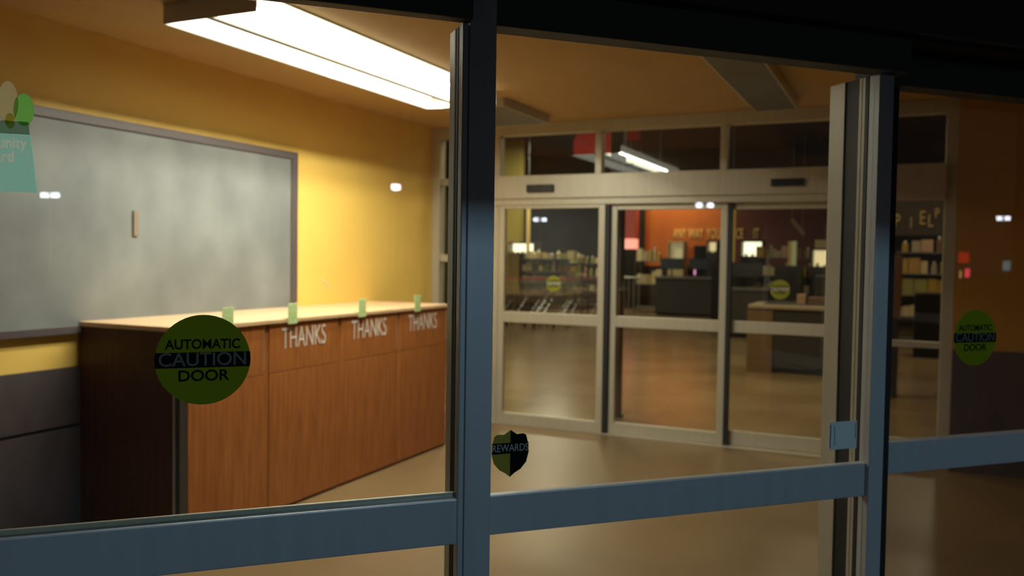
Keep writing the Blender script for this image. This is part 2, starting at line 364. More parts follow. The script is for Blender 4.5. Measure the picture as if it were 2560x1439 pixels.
# left leaf (front track)
dl = empty('door_1', FW(-0.3, 2.0, 0), kind='structure')
MB(FW).box(-0.90, 2.0, 0.03, -0.80, 2.045, HT).build('stile', M['alu'], dl, 0.003)
MB(FW).box(0.598, 2.0, 0.03, 0.6135, 2.034, HT).build('stile', M['alu'], dl, 0.003)
MB(FW).box(-0.80, 2.001, 0.887, 0.598, 2.034, 1.000).build('middle_rail', M['alu'], dl, 0.003)
MB(FW).box(-0.80, 2.001, 0.03, 0.598, 2.034, 0.20).build('bottom_rail', M['alu'], dl, 0.003)
MB(FW).box(-0.80, 2.018, 1.000, 0.598, 2.024, HT).build('upper_pane', M['glass'], dl)
MB(FW).box(-0.80, 2.018, 0.20, 0.598, 2.024, 0.887).build('lower_pane', M['glass'], dl)
MB(FW).box(-0.80, 2.026, 1.000, 0.598, 2.034, 1.012).build('glazing_bead', M['alu_in'], dl, 0.002)
# first mullion: blue face, seam, pale inner side faces split by black gaskets
mu = empty('trim_14', FW(0.64, 2.0, 0), kind='structure')
MB(FW).box(0.6145, 1.998, 0.0, 0.684, 2.075, 2.272).build('post_face', M['alu'], mu, 0.002)
MB(FW).box(0.600, 2.047, 0.0, 0.6145, 2.062, 2.172).build('gasket', M['gasket'], mu)
MB(FW).box(0.603, 2.062, 0.0, 0.6145, 2.068, 2.172).build('inner_face', M['alu_in'], mu)
MB(FW).box(0.600, 2.068, 0.0, 0.6145, 2.078, 2.172).build('gasket', M['gasket'], mu)
MB(FW).box(0.600, 2.078, 0.0, 0.684, 2.122, 2.172).build('inner_face', M['alu_in'], mu)
# middle leaf
dm = empty('door_2', FW(1.3, 2.07, 0), kind='structure')
MB(FW).box(0.684, 2.055, 0.03, 0.700, 2.10, HT).build('stile', M['alu'], dm, 0.003)
MB(FW).box(1.922, 2.040, 0.03, 1.977, 2.085, HT).build('stile', M['alu'], dm, 0.003)
MB(FW).box(0.700, 2.055, 0.882, 1.922, 2.084, 0.985).build('middle_rail', M['alu'], dm, 0.003)
MB(FW).box(0.700, 2.055, 0.03, 1.922, 2.084, 0.20).build('bottom_rail', M['alu'], dm, 0.003)
MB(FW).box(0.700, 2.060, 0.985, 1.922, 2.066, HT).build('upper_pane', M['glass'], dm)
MB(FW).box(0.700, 2.060, 0.20, 1.922, 2.066, 0.882).build('lower_pane', M['glass'], dm)
# stack of jamb posts behind the middle leaf
jb = empty('trim_15', FW(1.95, 2.1, 0), kind='structure')
MB(FW).box(1.921, 2.0855, 0.0, 1.972, 2.100, 2.172).build('gasket', M['gasket'], jb)
MB(FW).box(1.923, 2.1005, 0.0, 1.972, 2.1135, 2.172).build('inner_face', M['alu_in'], jb, 0.001)
MB(FW).box(1.923, 2.1155, 0.0, 1.972, 2.128, 2.172).build('inner_face', M['alu_in'], jb, 0.001)
MB(FW).box(1.925, 2.1285, 0.0, 1.972, 2.188, 2.172).build('gasket', M['gasket'], jb)
MB(FW).box(1.921, 2.1885, 0.0, 1.96, 2.256, 2.172).build('inner_face', M['alu_in'], jb, 0.001)
# right leaf
dr = empty('door_3', FW(2.7, 2.2, 0), kind='structure')
MB(FW).box(2.060, 2.195, 0.03, 2.150, 2.24, HT).build('stile', M['gasket'], dr, 0.003)  # stile coloured black to stand in for the unlit gap
MB(FW).box(3.05, 2.20, 0.03, 3.15, 2.245, HT).build('stile', M['alu'], dr, 0.003)
MB(FW).box(2.150, 2.200, 0.896, 3.05, 2.244, 1.002).build('middle_rail', M['alu'], dr, 0.003)
MB(FW).box(2.150, 2.200, 0.03, 3.05, 2.244, 0.20).build('bottom_rail', M['alu'], dr, 0.003)
MB(FW).box(2.150, 2.218, 1.002, 3.05, 2.224, HT).build('upper_pane', M['glass_dimmed'], dr)
MB(FW).box(2.150, 2.218, 0.20, 3.05, 2.224, 0.896).build('lower_pane', M['glass_dimmed'], dr)
# header with shadow gap, wall above, walls beside, canopy
fr('trim_16', MB(FW).box(-0.95, 1.97, HT, 0.6145, 2.015, 2.272).box(0.6145, 2.0, HT, 2.0, 2.075, 2.272).box(2.0, 2.15, HT, 3.3, 2.235, 2.272), M['header'])
struct('trim_17', MB(FW).box(-0.95, 2.01, 2.272, 3.3, 2.23, 2.287), M['gasket'])
struct('wall_front', MB(FW).box(-4.2, 1.98, 2.287, 5.6, 2.26, 3.7).box(-4.2, 2.0, 0, -0.95, 2.24, 2.287).box(3.16, 2.05, 0, 5.6, 2.30, 2.287), M['stucco'])
struct('trim_18', MB(FW).box(-7.0, -1.45, 3.02, 8.0, 1.97, 3.40), M['soffit'])
for u_ in (-6.0, 7.0):
    struct('trim_19' if u_ < 0 else 'trim_20', MB(FW).box(u_, -1.3, -0.02, u_+0.3, -1.0, 3.02), M['stucco'])
struct('trim_21', MB(FW).box(-0.95, 1.98, -0.005, 3.16, 2.27, 0.006), M['alu'])               # threshold

# ================================================================== STICKERS ON THE GLASS
def FS(u0, d0, z0): return lambda x, y, t: FW(u0 + x, d0 - t, z0 + y)
def disc(T, rad, n=48, th=0.0008, clip=None):
    b = MB(lambda x, y, z: T(x, z, -y)); pts = [(rad*math.cos(2*math.pi*i/n), rad*math.sin(2*math.pi*i/n)) for i in range(n)]
    if clip: pts = [(x, max(clip[0], min(clip[1], z))) for x, z in pts]
    b.prism(pts, 0, -th); return b
def caution(T, rad, label, mg, tint, group):
    c = empty('caution_sticker', T(0, 0, 0), label, 'sticker', group)
    disc(T, rad).build('disc', mg, c)
    # band: slice of the disc
    n = 24; a0 = math.asin(0.17)
    pts = [(rad*1.002*math.cos(-a0+2*a0*i/n), rad*1.002*math.sin(-a0+2*a0*i/n)) for i in range(n+1)]
    pts += [(-x, z) for x, z in pts[::-1]]
    MB(lambda x, y, z: T(x, z, -y)).prism(pts, -0.0009, -0.0014).build('black_band', M['sblack'], c)
    text_mesh('lettering', 'AUTOMATIC', rad*0.30, M['sblack'], lambda x, y, t: T(x, y+rad*0.34, 0.0012+t), c, 0.90, 0.0002, offset=0.0006)
    text_mesh('lettering', 'CAUTION', rad*0.42, tint, lambda x, y, t: T(x, y, 0.0018+t), c, 0.98, 0.0002, offset=0.0004)
    text_mesh('lettering', 'DOOR', rad*0.34, M['sblack'], lambda x, y, t: T(x, y-rad*0.36, 0.0012+t), c, 1.05, 0.0002, offset=0.0006)
    return c
caution(FS(0.005, 2.0175, 1.362), 0.101, 'round green AUTOMATIC CAUTION DOOR sticker on the left glass before the wooden counter', M['green'], M['sgrey'], 'green caution stickers on the front doors')
caution(FS(2.540, 2.2175, 1.345), 0.098, 'round green caution sticker on the rightmost front glass, near the right edge of the photo', M['green'], M['sgrey'], 'green caution stickers on the front doors')
def IS(x0, y0, z0): return lambda x, y, t: Vector((x0+x, y0-t, z0+y))
caution(IS(-2.985, F+0.0125, 1.365), 0.075, 'small yellow-green caution sticker on the leftmost inner door glass, before the carts', M['olive'], M['white'], 'caution stickers on the inner doors')
caution(IS(-0.955, F+0.0925, 1.365), 0.082, 'small dim yellow-green caution sticker on the inner door glass nearest the right posts', M['olive'], M['white'], 'caution stickers on the inner doors')
# security shield, gold left half and black right half
sh = empty('shield_sticker', FS(0.757, 2.0595, 1.095)(0, 0, 0), 'gold and black shield-shaped security sticker low on the middle front door glass', 'sticker')
T = FS(0.757, 2.0595, 1.095)
half = [(0, 0.058), (0.018, 0.046), (0.036, 0.047), (0.044, 0.043), (0.050, 0.020), (0.051, -0.005), (0.045, -0.028), (0.030, -0.046), (0.012, -0.056), (0, -0.066)]
P_ = lambda x, y, z: T(x, z, -y)
MB(P_).prism(half, 0, -0.0008).build('black_half', M['sblack'], sh)
MB(P_).prism([(-x, z) for x, z in half], 0, -0.0008).build('gold_half', M['syellow'], sh)
MB(P_).prism([(-0.0505, 0.024), (0.0505, 0.024), (0.0515, -0.004), (-0.0515, -0.004)], -0.0009, -0.0013).build('band', M['sblack'], sh)
text_mesh('lettering', 'REWARDS', 0.027, mat('pale_print', (0.42, 0.42, 0.36), 0.7, 0, 0.1), lambda x, y, t: T(x, y+0.010, 0.0015+t), sh, 0.82, 0.0002)
# pale label near the lock
lb = empty('lock_label', FS(1.836, 2.0595, 1.075)(0, 0, 0), 'small pale blue square label low on the front glass beside the right-hand posts', 'label')
T2 = FS(1.836, 2.0595, 1.075); P2 = lambda x, y, z: T2(x, z, -y)
MB(P2).prism([(-0.052, -0.042), (0.052, -0.042), (0.052, 0.042), (-0.052, 0.042)], 0, -0.0008).build('paper', M['labelwhite'], lb)
for q in ([(-0.050, -0.036), (-0.047, -0.036), (-0.046, 0.034), (-0.049, 0.034)], [(-0.031, -0.030), (-0.029, -0.030), (-0.033, 0.030), (-0.035, 0.030)], [(0.045, -0.012), (0.047, -0.012), (0.048, 0.036), (0.046, 0.036)]):
    MB(P2).prism(q, -0.0009, -0.0012).build('printed_line', M['navy'], lb)
# community sign cut-out on the left glass, lit from inside
ps = empty('window_cling_poster', FW(-0.42, 2.017, 1.72), 'teal die-cut Community poster with grocery bag picture on the left front glass', 'poster')
PT = lambda x, y, z: FW(x, 2.0175 - y*1.0, z)
b = MB(); b.bm.faces.new([b.bm.verts.new(FW(x, 2.0172, z)) for x, z in ((-0.639, 1.723), (-0.323, 1.723), (-0.335, 1.841), (-0.629, 1.841))]); b.build('white_backing', M['c_white'], ps)
def blob(cx, cz, rx, rz, n=18): return [(cx+rx*math.cos(2*math.pi*i/n), cz+rz*math.sin(2*math.pi*i/n)) for i in range(n)]
MB(PT).prism([(-0.63, 1.842), (-0.336, 1.842), (-0.338, 1.868), (-0.62, 1.868)], 0.0001, 0.0007).build('dark_edge', M['c_dark'], ps)
MB(PT).prism(blob(-0.346, 1.893, 0.019, 0.034), 0.0008, 0.0014).build('green_leaf', M['c_green'], ps)
MB(PT).prism(blob(-0.375, 1.906, 0.019, 0.044), 0.0015, 0.0021).build('bread', M['c_cream'], ps)
MB(PT).prism(blob(-0.371, 1.868, 0.009, 0.016), 0.0022, 0.0028).build('lemon', M['c_lime'], ps)
MB(PT).prism(blob(-0.405, 1.875, 0.013, 0.035), 0.0022, 0.0028).build('tomato', M['c_red'], ps)
MB(PT).prism(blob(-0.420, 1.918, 0.028, 0.060), 0.0008, 0.0014).build('bread', M['c_cream'], ps)
MB(PT).prism([(-0.56, 1.868), (-0.445, 1.868), (-0.44, 1.99), (-0.565, 1.99)], 0.0002, 0.0007).build('bag', M['c_cream'], ps)
MB(PT).prism(blob(-0.50, 1.99, 0.03, 0.035), 0.0008, 0.0014).build('green_leaf', M['c_green'], ps)
# the white words are left open in the teal print: outlines of the letters inside the panel outline, filled even-odd
ob = bmesh.new()
for body, ux, zz in (('Community', -0.3415, 1.823), ('Card', -0.364, 1.794)):
    cu = bpy.data.curves.new('words', 'FONT'); cu.body = body; cu.size = 0.033; cu.align_x = 'RIGHT'; cu.align_y = 'CENTER'; cu.offset = 0.0006
    tmp = bpy.data.objects.new('words', cu); COL.objects.link(tmp); bpy.context.view_layer.update()
    me = bpy.data.meshes.new_from_object(tmp.evaluated_get(bpy.context.evaluated_depsgraph_get()))
    bpy.data.objects.remove(tmp); bpy.data.curves.remove(cu)
    tb = bmesh.new(); tb.from_mesh(me); bpy.data.meshes.remove(me)
    bmesh.ops.remove_doubles(tb, verts=tb.verts[:], dist=1e-6)
    mp_ = {}
    for e in tb.edges:
        if len(e.link_faces) == 1:
            vs = []
            for v in e.verts:
                if v not in mp_: mp_[v] = ob.verts.new((ux + v.co.x*0.8, zz + v.co.y, 0))
                vs.append(mp_[v])
            ob.edges.new(vs)
    tb.free()
rv = [ob.verts.new((x, z, 0)) for x, z in ((-0.64, 1.722), (-0.322, 1.722), (-0.334, 1.842), (-0.63, 1.842))]
for k in range(4): ob.edges.new((rv[k], rv[(k+1) % 4]))
bmesh.ops.triangle_fill(ob, use_beauty=True, use_dissolve=False, edges=ob.edges[:], normal=(0, 0, 1))
b = MB(); b.bm.free(); b.bm = ob
for v in ob.verts: v.co = FW(v.co.x, 2.0165, v.co.y)
b.build('teal_panel', M['c_teal'], ps)

# ================================================================== LEFT WALL FURNITURE
# chalkboard
cb = empty('chalkboard', (-4.28, 3.3, 1.13), 'large grey smeared chalkboard with dark frame on the yellow wall', 'chalkboard')
MB().box(-4.300, 1.2, 1.18, -4.275, 5.185, 2.33).build('writing_surface', M['board'], cb)
MB().box(-4.300, 1.12, 2.33, -4.262, 5.255, 2.385).box(-4.300, 1.12, 1.135, -4.262, 5.255, 1.18).box(-4.300, 5.185, 1.18, -4.262, 5.255, 2.33).box(-4.300, 1.12, 1.18, -4.262, 1.2, 2.33).build('frame', M['boardframe'], cb, 0.003)
MB().box(-4.274, 3.72, 1.70, -4.262, 3.755, 1.855).build('name_strip', mat('brown_strip', (0.22, 0.17, 0.11), 0.6), cb, 0.003)
tp = MB(); tp.rod((-4.296, 5.61, 1.40), (-4.296, 5.71, 1.33), 0.0035); tp = tp.build('tape_strip', M['white'])
tag(tp, 'thin pale slanted strip of tape on the yellow wall right of the chalkboard', 'tape')

# counter: four cabinets, worktop, end panel
CX = -3.51
seams = [(3.415, 4.015), (4.065, 4.755), (4.795, 5.490), (5.525, 6.262)]
names = ['nearest wooden counter cabinet, front mostly behind the round green sticker',
         'wooden THANKS cabinet, second from the near end of the counter',
         'wooden THANKS cabinet, third from the near end of the counter',
         'farthest wooden THANKS cabinet, at the inner door end of the counter']
for i, (a, b) in enumerate(seams):
    nb = seams[i+1][0] if i < 3 else b + 0.03
    c = empty('waste_cabinet', (CX-0.39, (a+nb)/2, 0), names[i], 'cabinet', 'wooden cabinets under the counter')
    MB().box(WXL+0.01, a, 0.0, CX-0.022, nb-0.002, 1.172).build('body', M['wood'], c)
    if i < 3: MB().box(CX-0.0215, b+0.003, 0.02, CX-0.006, nb-0.003, 1.16).build('divider_strip', M['wood'], c)
    MB().box(CX-0.021, a+0.002, 0.872, CX, b, 1.17).build('flap_door', M['wood'], c, 0.002)
    dn = MB().box(CX-0.021, a+0.002, 0.02, CX, b, 0.868).build('lower_door', M['wood'], c, 0.002)
    if i: text_mesh('lettering', 'THANKS', 0.19, M['white'], lambda x, y, t, cc=(a+b)/2-0.01: Vector((CX+0.0012+t, cc+x, 1.07+y)), c, 0.60, 0.0004, offset=-0.001)
    if i in (0, 2, 3): MB().box(CX-0.006, b+0.0005, 0.90, CX+0.001, b+0.004, 1.165).build('bright_edge', M['steelbright'], c)  # pale strip stands in for light leaking through the seam
    y = (3.70, 4.265, 5.02, 5.775)[i]
    g = empty('price_tag_holder', (CX+0.01, y, 1.17), 'small lime green tag on the counter edge above the ' + ('nearest cabinet', 'second nearest cabinet', 'third nearest cabinet', 'farthest cabinet')[i], 'tag', 'lime green tags on the counter edge')
    MB().box(CX+0.012, y-0.045, 1.165, CX+0.015, y+0.045, 1.295).build('tag_face', M['tag'], g, 0.001)
    MB().box(CX-0.030, y-0.045, 1.204, CX+0.012, y+0.045, 1.207).build('tag_fold', M['tag'], g)
wt = MB().box(WXL+0.002, 3.352, 1.174, CX+0.010, 6.300, 1.202).build('worktop', M['laminate'], None, 0.004)
tag(wt, 'long tan laminate worktop over the wooden THANKS cabinets', 'worktop')
ep = empty('counter_end_panel', (-3.9, 3.36, 0), 'shaded wooden end panel with steel corner post at the near end of the counter', 'panel')
MB().box(WXL+0.012, 3.358, 0, -3.545, 3.375, 1.172).build('panel', M['woodshade'], ep)
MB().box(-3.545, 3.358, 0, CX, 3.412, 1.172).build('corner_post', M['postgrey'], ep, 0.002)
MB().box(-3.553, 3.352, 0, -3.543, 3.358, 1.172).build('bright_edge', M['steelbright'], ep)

# the lit fixture: two open white troughs with a tube each, their lips cut the light off
lf = empty('ceiling_light', (-3.17, 4.62, 2.775), 'bright lit two-tube ceiling fixture above the counter', 'ceiling light')
X0, X1, XM, Y0, Y1, ZB = -3.475, -2.865, -3.17, 3.22, 5.84, 2.768
MB().box(X0, Y0, 2.858, X1, Y1, CZ-0.0005).build('housing', M['reflector'], lf)
MB().box(X0, Y0, ZB, X0+0.004, Y1, 2.8575).build('reflector_lip', M['reflector'], lf)
MB().box(X1-0.004, Y0, ZB+0.02, X1, Y1-0.02, 2.8575).build('glowing_lip', M['lip_glow'], lf)  # lip made to glow, stands in for the glare beside the trough
MB().prism([(XM-0.022, ZB), (XM+0.022, ZB), (XM+0.010, 2.8575), (XM-0.010, 2.8575)], Y0, Y1).build('centre_spine', M['fixture'], lf)
MB().box(X0, Y0-0.004, ZB-0.001, X1, Y0-0.0002, CZ-0.0005).build('end_plate', M['fixture'], lf)
MB().box(X0, Y1+0.0002, ZB-0.001, X1, Y1+0.004, CZ-0.0005).build('end_plate', M['fixture'], lf)
for ya, yb in ((Y0+0.004, 4.585), (4.615, Y1-0.004)):
    for xa, xb in ((X0+0.0045, X0+0.030), (XM+0.0225, XM+0.05)):
        MB().prism([(xa, ZB+0.001), (xb, ZB+0.001), (xb+0.02, 2.857), (xa, 2.857)], ya, yb).build('trough_glow_prism', M['trough_glow'], lf)  # prisms made to glow in place of light on the trough sides
for xc in (-3.325, -3.015):
    b = MB(); b.rod((xc, Y0+0.03, 2.838), (xc, Y1-0.03, 2.838), 0.013, 12); b.build('tube', M['tube_lit'], lf)

# unlit ceiling fixtures
def fixture(x0, x1, y0, y1, z0, lens, label, n=2):
    fx = empty('ceiling_light', ((x0+x1)/2, (y0+y1)/2, z0), label, 'ceiling light')
    b = MB()
    wrap = lens is M['trough_glow']
    xr = x1-0.03 if wrap else x1
    b.box(x0, y0, z0+0.03, xr, y1, CZ)
    b.box(x0, y0, z0, x0+0.012, y1, z0+0.03)
    if not wrap: b.box(x1-0.012, y0, z0, x1, y1, z0+0.03)
    else: b.box(x0, y0-0.012, z0, x1, y0-0.0005, CZ).box(x0, y1+0.0005, z0, x1, y1+0.012, CZ)
    b.box(x0+0.012, y0, z0, x1-0.012, y0+0.02, z0+0.03).box(x0+0.012, y1-0.02, z0, x1-0.012, y1, z0+0.03)
    if n == 2: xm = (x0+x1)/2; b.box(xm-0.018, y0+0.02, z0, xm+0.018, y1-0.02, z0+0.03)
    b.build('housing', M['fixture'], fx, 0.002)
    segs = [(x0+0.014, (x0+x1)/2-0.02), ((x0+x1)/2+0.02, x1-0.014)] if n == 2 else [(x0+0.014, x1-0.014)]
    if wrap: MB().box(x1-0.0295, y0+0.002, z0+0.031, x1, y1-0.002, CZ-0.002).build('side_lens', lens, fx, 0.008)
    for a, c in segs: MB().box(a, y0+0.022, z0+0.001, c, y1-0.022, z0+0.028).build('lens', lens, fx)
    return fx
fixture(-3.46, -2.92, 6.10, 7.05, 2.80, M['lens_off'], 'unlit grey ceiling fixture just beyond the bright one, near the inner doors', 1)
fixture(-1.13, -0.80, 4.60, 7.05, 2.80, M['lens_off'], 'unlit grey ceiling fixture over the right side of the vestibule', 1)

# ================================================================== STORE
def thing_box(name, label, cat, x0, y0, z0, x1, y1, z1, m_, group=None, bevel=0.004):
    o = MB().box(x0, y0, z0, x1, y1, z1).build(name, m_, None, bevel); return tag(o, label, cat, group)
pt = empty('steel_post', (-2.665, 8.28, 0), 'dark full-height square post just inside the middle inner door', 'post')
MB().box(-2.73, 8.22, 0.012, -2.60, 8.34, 5.25).build('shaft', mat('dark_brown_post', (0.055, 0.032, 0.022), 0.45), pt, 0.004)
MB().box(-2.75, 8.20, 0.0, -2.58, 8.36, 0.012).build('base_plate', M['postgrey'], pt)
yb = empty('hanging_banner', (-10.15, 23, 1.72), 'thin vertical yellow banner seen through the leftmost inner door', 'banner')
MB().box(-10.21, 23.0, 1.72, -10.10, 23.02, 3.2).build('cloth', M['ochre'], yb)
MB().rod((-10.155, 23.01, 3.2), (-10.155, 23.01, 5.25), 0.006).build('wire', M['steel'], yb)
# slogan lettering
def word(name, body, x, z, size, y, label, sx=0.8, cat='lettering', group=None):
    o = text_mesh(name, body, size, M['ochre'], lambda a, b, t: Vector((x+a, y-t, z+b)), None, sx, 0.02, 'LEFT'); return tag(o, label, cat, group)
xw = -7.03
for wd, wx in (('ANY', -7.03), ('WAY', -6.52), ('YOU', -5.92), ('SLICE', -5.25), ('IT', -4.44)):
    word('slogan_lettering', wd, wx, 2.47, 0.46, 27.88, 'raised ochre letters reading %s on the far store wall' % wd, 0.46, 'lettering', 'slogan words on the back wall')
for ch, xx, zz, sz in (('P', -0.25, 2.50, 0.40), ('I', 0.06, 2.46, 0.34), ('E', 0.24, 2.56, 0.42), ('L', 0.40, 2.50, 0.38), ('P', 0.53, 2.66, 0.30)):
    word('wall_letter', ch, xx, zz, sz, 20.0, 'ochre letter %s of the hanging sign seen past the right posts%s' % (ch, ', highest one' if zz > 2.6 else ''), 0.6, 'lettering', 'ochre letters at right')
thing_box('sign_board', 'long dark board hanging behind the ochre letters at right', 'sign', -0.5, 20.04, 2.2, 1.6, 20.10, 3.0, mat('board_brown', (0.09, 0.065, 0.04), 0.7))
for x_ in (-0.3, 1.4): tag(MB().rod((x_, 20.07, 3.0), (x_, 20.07, 5.25), 0.012).build('hanger_rod', M['steel']), 'thin rod holding up the ' + ('left' if x_ < 0 else 'right') + ' end of the dark hanging board', 'rod')
# pink lit tower, red banners, yellow banner
pk = empty('pink_display_tower', (-8.28, 27, 0), 'tall pink-red display tower with glowing lower band, left of the orange wall', 'display')
MB().box(-8.54, 26.9, 2.28, -8.04, 27.3, 3.9).build('panel', M['pinkwall'], pk, 0.01)
MB().box(-8.53, 26.88, 1.95, -8.05, 27.3, 2.28).build('light_box', M['pinkglow'], pk, 0.01)
MB().box(-8.54, 26.9, 0, -8.04, 27.3, 1.95).build('base', M['black'], pk, 0.01)
for x0, x1, z0, z1, y, lab in ((-6.10, -5.30, 3.68, 4.09, 16, 'dull red banner hanging left of the transom mullion'), (-6.03, -5.32, 4.20, 4.46, 18, 'bright red banner hanging just right of the transom mullion')):
    bn = empty('hanging_banner', ((x0+x1)/2, y, z0), lab, 'banner')
    MB().prism([(x0+0.08, z1), (x0, z1-0.12), (x0, z0+0.04), (x0+0.04, z0), (x1, z0), (x1, z1)], y, y+0.02).build('cloth', M['redbanner'], bn)
    for q in (x0+0.1, x1-0.05): MB().rod((q, y+0.01, z1), (q, y+0.01, 5.25), 0.006).build('wire', M['steel'], bn)
yb = empty('hanging_banner', (-3.67, 20, 1.5), 'narrow vertical ochre banner at the left edge of the rightmost inner door', 'banner')
MB().box(-3.75, 20, 1.5, -3.59, 20.02, 3.1).build('cloth', M['ochre'], yb)
MB().rod((-3.67, 20.01, 3.1), (-3.67, 20.01, 5.25), 0.006).build('wire', M['steel'], yb)
# store tube lights
for y0, y1, m_, lab in ((17.7, 20.2, M['tube_on'], 'nearer lit warm tube light hanging in the store'), (20.45, 22.9, M['tube_on2'], 'farther lit whitish tube light hanging in the store')):
    t = empty('hanging_tube_light', (-6.1, (y0+y1)/2, 4.0), lab, 'hanging light')
    MB().box(-6.22, y0, 4.05, -5.98, y1, 4.12).build('housing', M['fixture'], t)
    MB().box(-6.21, y0+0.03, 3.97, -5.99, y1-0.03, 4.05).build('lens', m_, t, 0.01)
    for q in (y0+0.3, y1-0.3): MB().rod((-6.1, q, 4.12), (-6.1, q, 5.25), 0.006).build('wire', M['steel'], t)
# shopping carts
def cart(x, y, label):
    c = empty('shopping_cart', (x, y, 0), label, 'shopping cart', 'shopping carts behind the leftmost inner door')
    b = MB()
    for k in range(9):
        s_ = -0.28 + 0.07*k
        b.rod((x+s_, y-0.45, 0.62), (x+s_*1.05, y-0.5, 1.02), 0.006, 4); b.rod((x+s_, y+0.40, 0.55), (x+s_*1.1, y+0.5, 1.08), 0.006, 4)
        b.rod((x+s_, y-0.45, 0.62), (x+s_, y+0.40, 0.55), 0.006, 4)
    for k in range(9):
        q = -0.45 + 0.106*k
        for s_ in (-1, 1): b.rod((x+s_*0.28, y+q, 0.60), (x+s_*0.30, y+q*1.08, 1.04), 0.006, 4)
    for s_ in (-1, 1):
        for zz in (0.75, 0.9, 1.04): b.rod((x+s_*0.29, y-0.49, zz), (x+s_*0.30, y+0.49, zz+0.03), 0.008, 4)
    for zz in (0.75, 0.9, 1.03): b.rod((x-0.29, y-0.48, zz), (x+0.29, y-0.48, zz), 0.008, 4)
    b.build('basket', M['chrome'], c)
    fr_ = MB()
    for s_ in (-1, 1):
        fr_.rod((x+s_*0.25, y-0.45, 0.14), (x+s_*0.27, y+0.45, 0.16), 0.014); fr_.rod((x+s_*0.27, y+0.42, 0.16), (x+s_*0.29, y+0.52, 1.08), 0.014)
        fr_.rod((x+s_*0.25, y-0.40, 0.15), (x+s_*0.27, y+0.38, 0.60), 0.012)
    for q in (-0.44, 0.44): fr_.rod((x-0.262, y+q, 0.15), (x+0.262, y+q, 0.15), 0.012)
    fr_.build('frame', M['chrome'], c)
    MB().rod((x-0.30, y+0.54, 1.09), (x+0.30, y+0.54, 1.09), 0.018, 8).build('handle', M['redbanner'], c)
    for sx_ in (-0.24, 0.24):
        for sy_ in (-0.42, 0.42): MB().rod((x+sx_-0.015, y+sy_, 0.062), (x+sx_+0.015, y+sy_, 0.062), 0.06, 12).build('wheel', M['black'], c)
    return c
for i in range(6):
    cart(-8.95 + i*0.36, 18.4 + (i % 2)*1.3, 'chrome shopping cart, %s in the row seen through the leftmost inner door' % ('leftmost', 'second from left', 'third from left', 'third from right', 'second from right', 'rightmost')[i])
# corral rails
for k, (x0, x1) in enumerate(((-7.45, -6.75),)):
    rl = empty('corral_railing', ((x0+x1)/2, 23.0, 0), 'upright metal bar railing behind the left part of the middle inner door', 'railing')
    for j in range(6):
        xx = x0 + (x1-x0)*j/5; MB().rod((xx, 23, 0), (xx, 23, 1.1), 0.018, 6).build('bar', M['chrome'], rl)
    MB().rod((x0, 23, 1.1), (x1, 23, 1.1), 0.022, 6).build('top_rail', M['chrome'], rl)
# shelving racks (metal frame + shelves) with goods
def rack(x0, x1, y, zt, nsh, label, m_=None):
    r_ = empty('shelf_rack', ((x0+x1)/2, y, 0), label, 'shelf rack')
    for xx in (x0, x1):
        for yy in (y, y+0.5): MB().box(xx-0.015, yy-0.015, 0, xx+0.015, yy+0.015, zt).build('upright', M['postgrey'], r_)
    for j in range(nsh):
        z = 0.15 + (zt-0.2)*j/(nsh-1); MB().box(x0, y, z, x1, y+0.5, z+0.025).build('shelf', m_ or M['greytop'], r_)
    return [0.175 + (zt-0.2)*j/(nsh-1) for j in range(nsh)]
goods_m = [M['cream'], M['ochrebox'], M['olivebox'], M['brownbox'], M['beige'], M['cream'], M['pinkbeige']]
def goods(x0, x1, y, z, hmax, group, desc):
    x = x0
    while x < x1 - 0.08:
        wd = random.uniform(0.10, 0.24); wd = min(wd, x1-x-0.01); h = random.uniform(0.45, 1)*hmax
        kind = random.random()
        if kind < 0.3:
            o = empty('bottle', (x+wd/2, y+0.15, z), 'blurry upright ' + desc, 'bottle', group + ' bottles')
            rr = min(0.06, wd/2.2); m_ = random.choice(goods_m)
            MB().cyl(x+wd/2, y+0.15, z, z+h*0.7, rr, 10).cyl(x+wd/2, y+0.15, z+h*0.7, z+h*0.85, rr, 10, rr*0.4).build('glass_body', m_, o)
            MB().cyl(x+wd/2, y+0.15, z+h*0.85, z+h, rr*0.4, 8).build('cap', M['white'], o)
        else:
            o = MB().box(x, y+0.05, z, x+wd*0.93, y+0.35, z+h).build('package', random.choice(goods_m), None, 0.004)
            tag(o, 'blurry boxed ' + desc, 'package', group + ' packages')
        x += wd
zs = rack(-7.45, -6.60, 25.0, 1.60, 3, 'low shelf rack of ochre goods under the orange wall')
for z in zs[1:]: goods(-7.43, -6.62, 25.0, z, 0.55, 'ochre shelf', 'goods on the rack under the orange wall')
zs = rack(-3.95, -2.35, 25.2, 1.75, 4, 'shelf rack behind the dark register, right inner door')
for z in zs[1:]: goods(-3.93, -2.37, 25.2, z, 0.38, 'register shelf', 'goods on the rack behind the dark register')
zs = rack(-0.15, 0.75, 18.0, 1.85, 5, 'shelf rack seen past the right-hand posts')
for z in zs[1:]: goods(-0.13, 0.73, 18.0, z, 0.33, 'right shelf', 'goods on the rack right of the posts')
zs = rack(-10.1, -8.2, 22.4, 1.62, 5, 'long grey shelf rack just behind the shopping carts')
for z in zs[1:]: goods(-10.08, -8.22, 22.4, z, 0.28, 'grey shelf', 'goods on the long rack near the shopping carts')
zs = rack(-9.9, -8.75, 25.5, 1.5, 4, 'shorter shelf rack farther behind the shopping carts')
for z in zs[1:]: goods(-9.88, -8.77, 25.5, z, 0.3, 'cart shelf', 'goods on the rack behind the shopping carts')
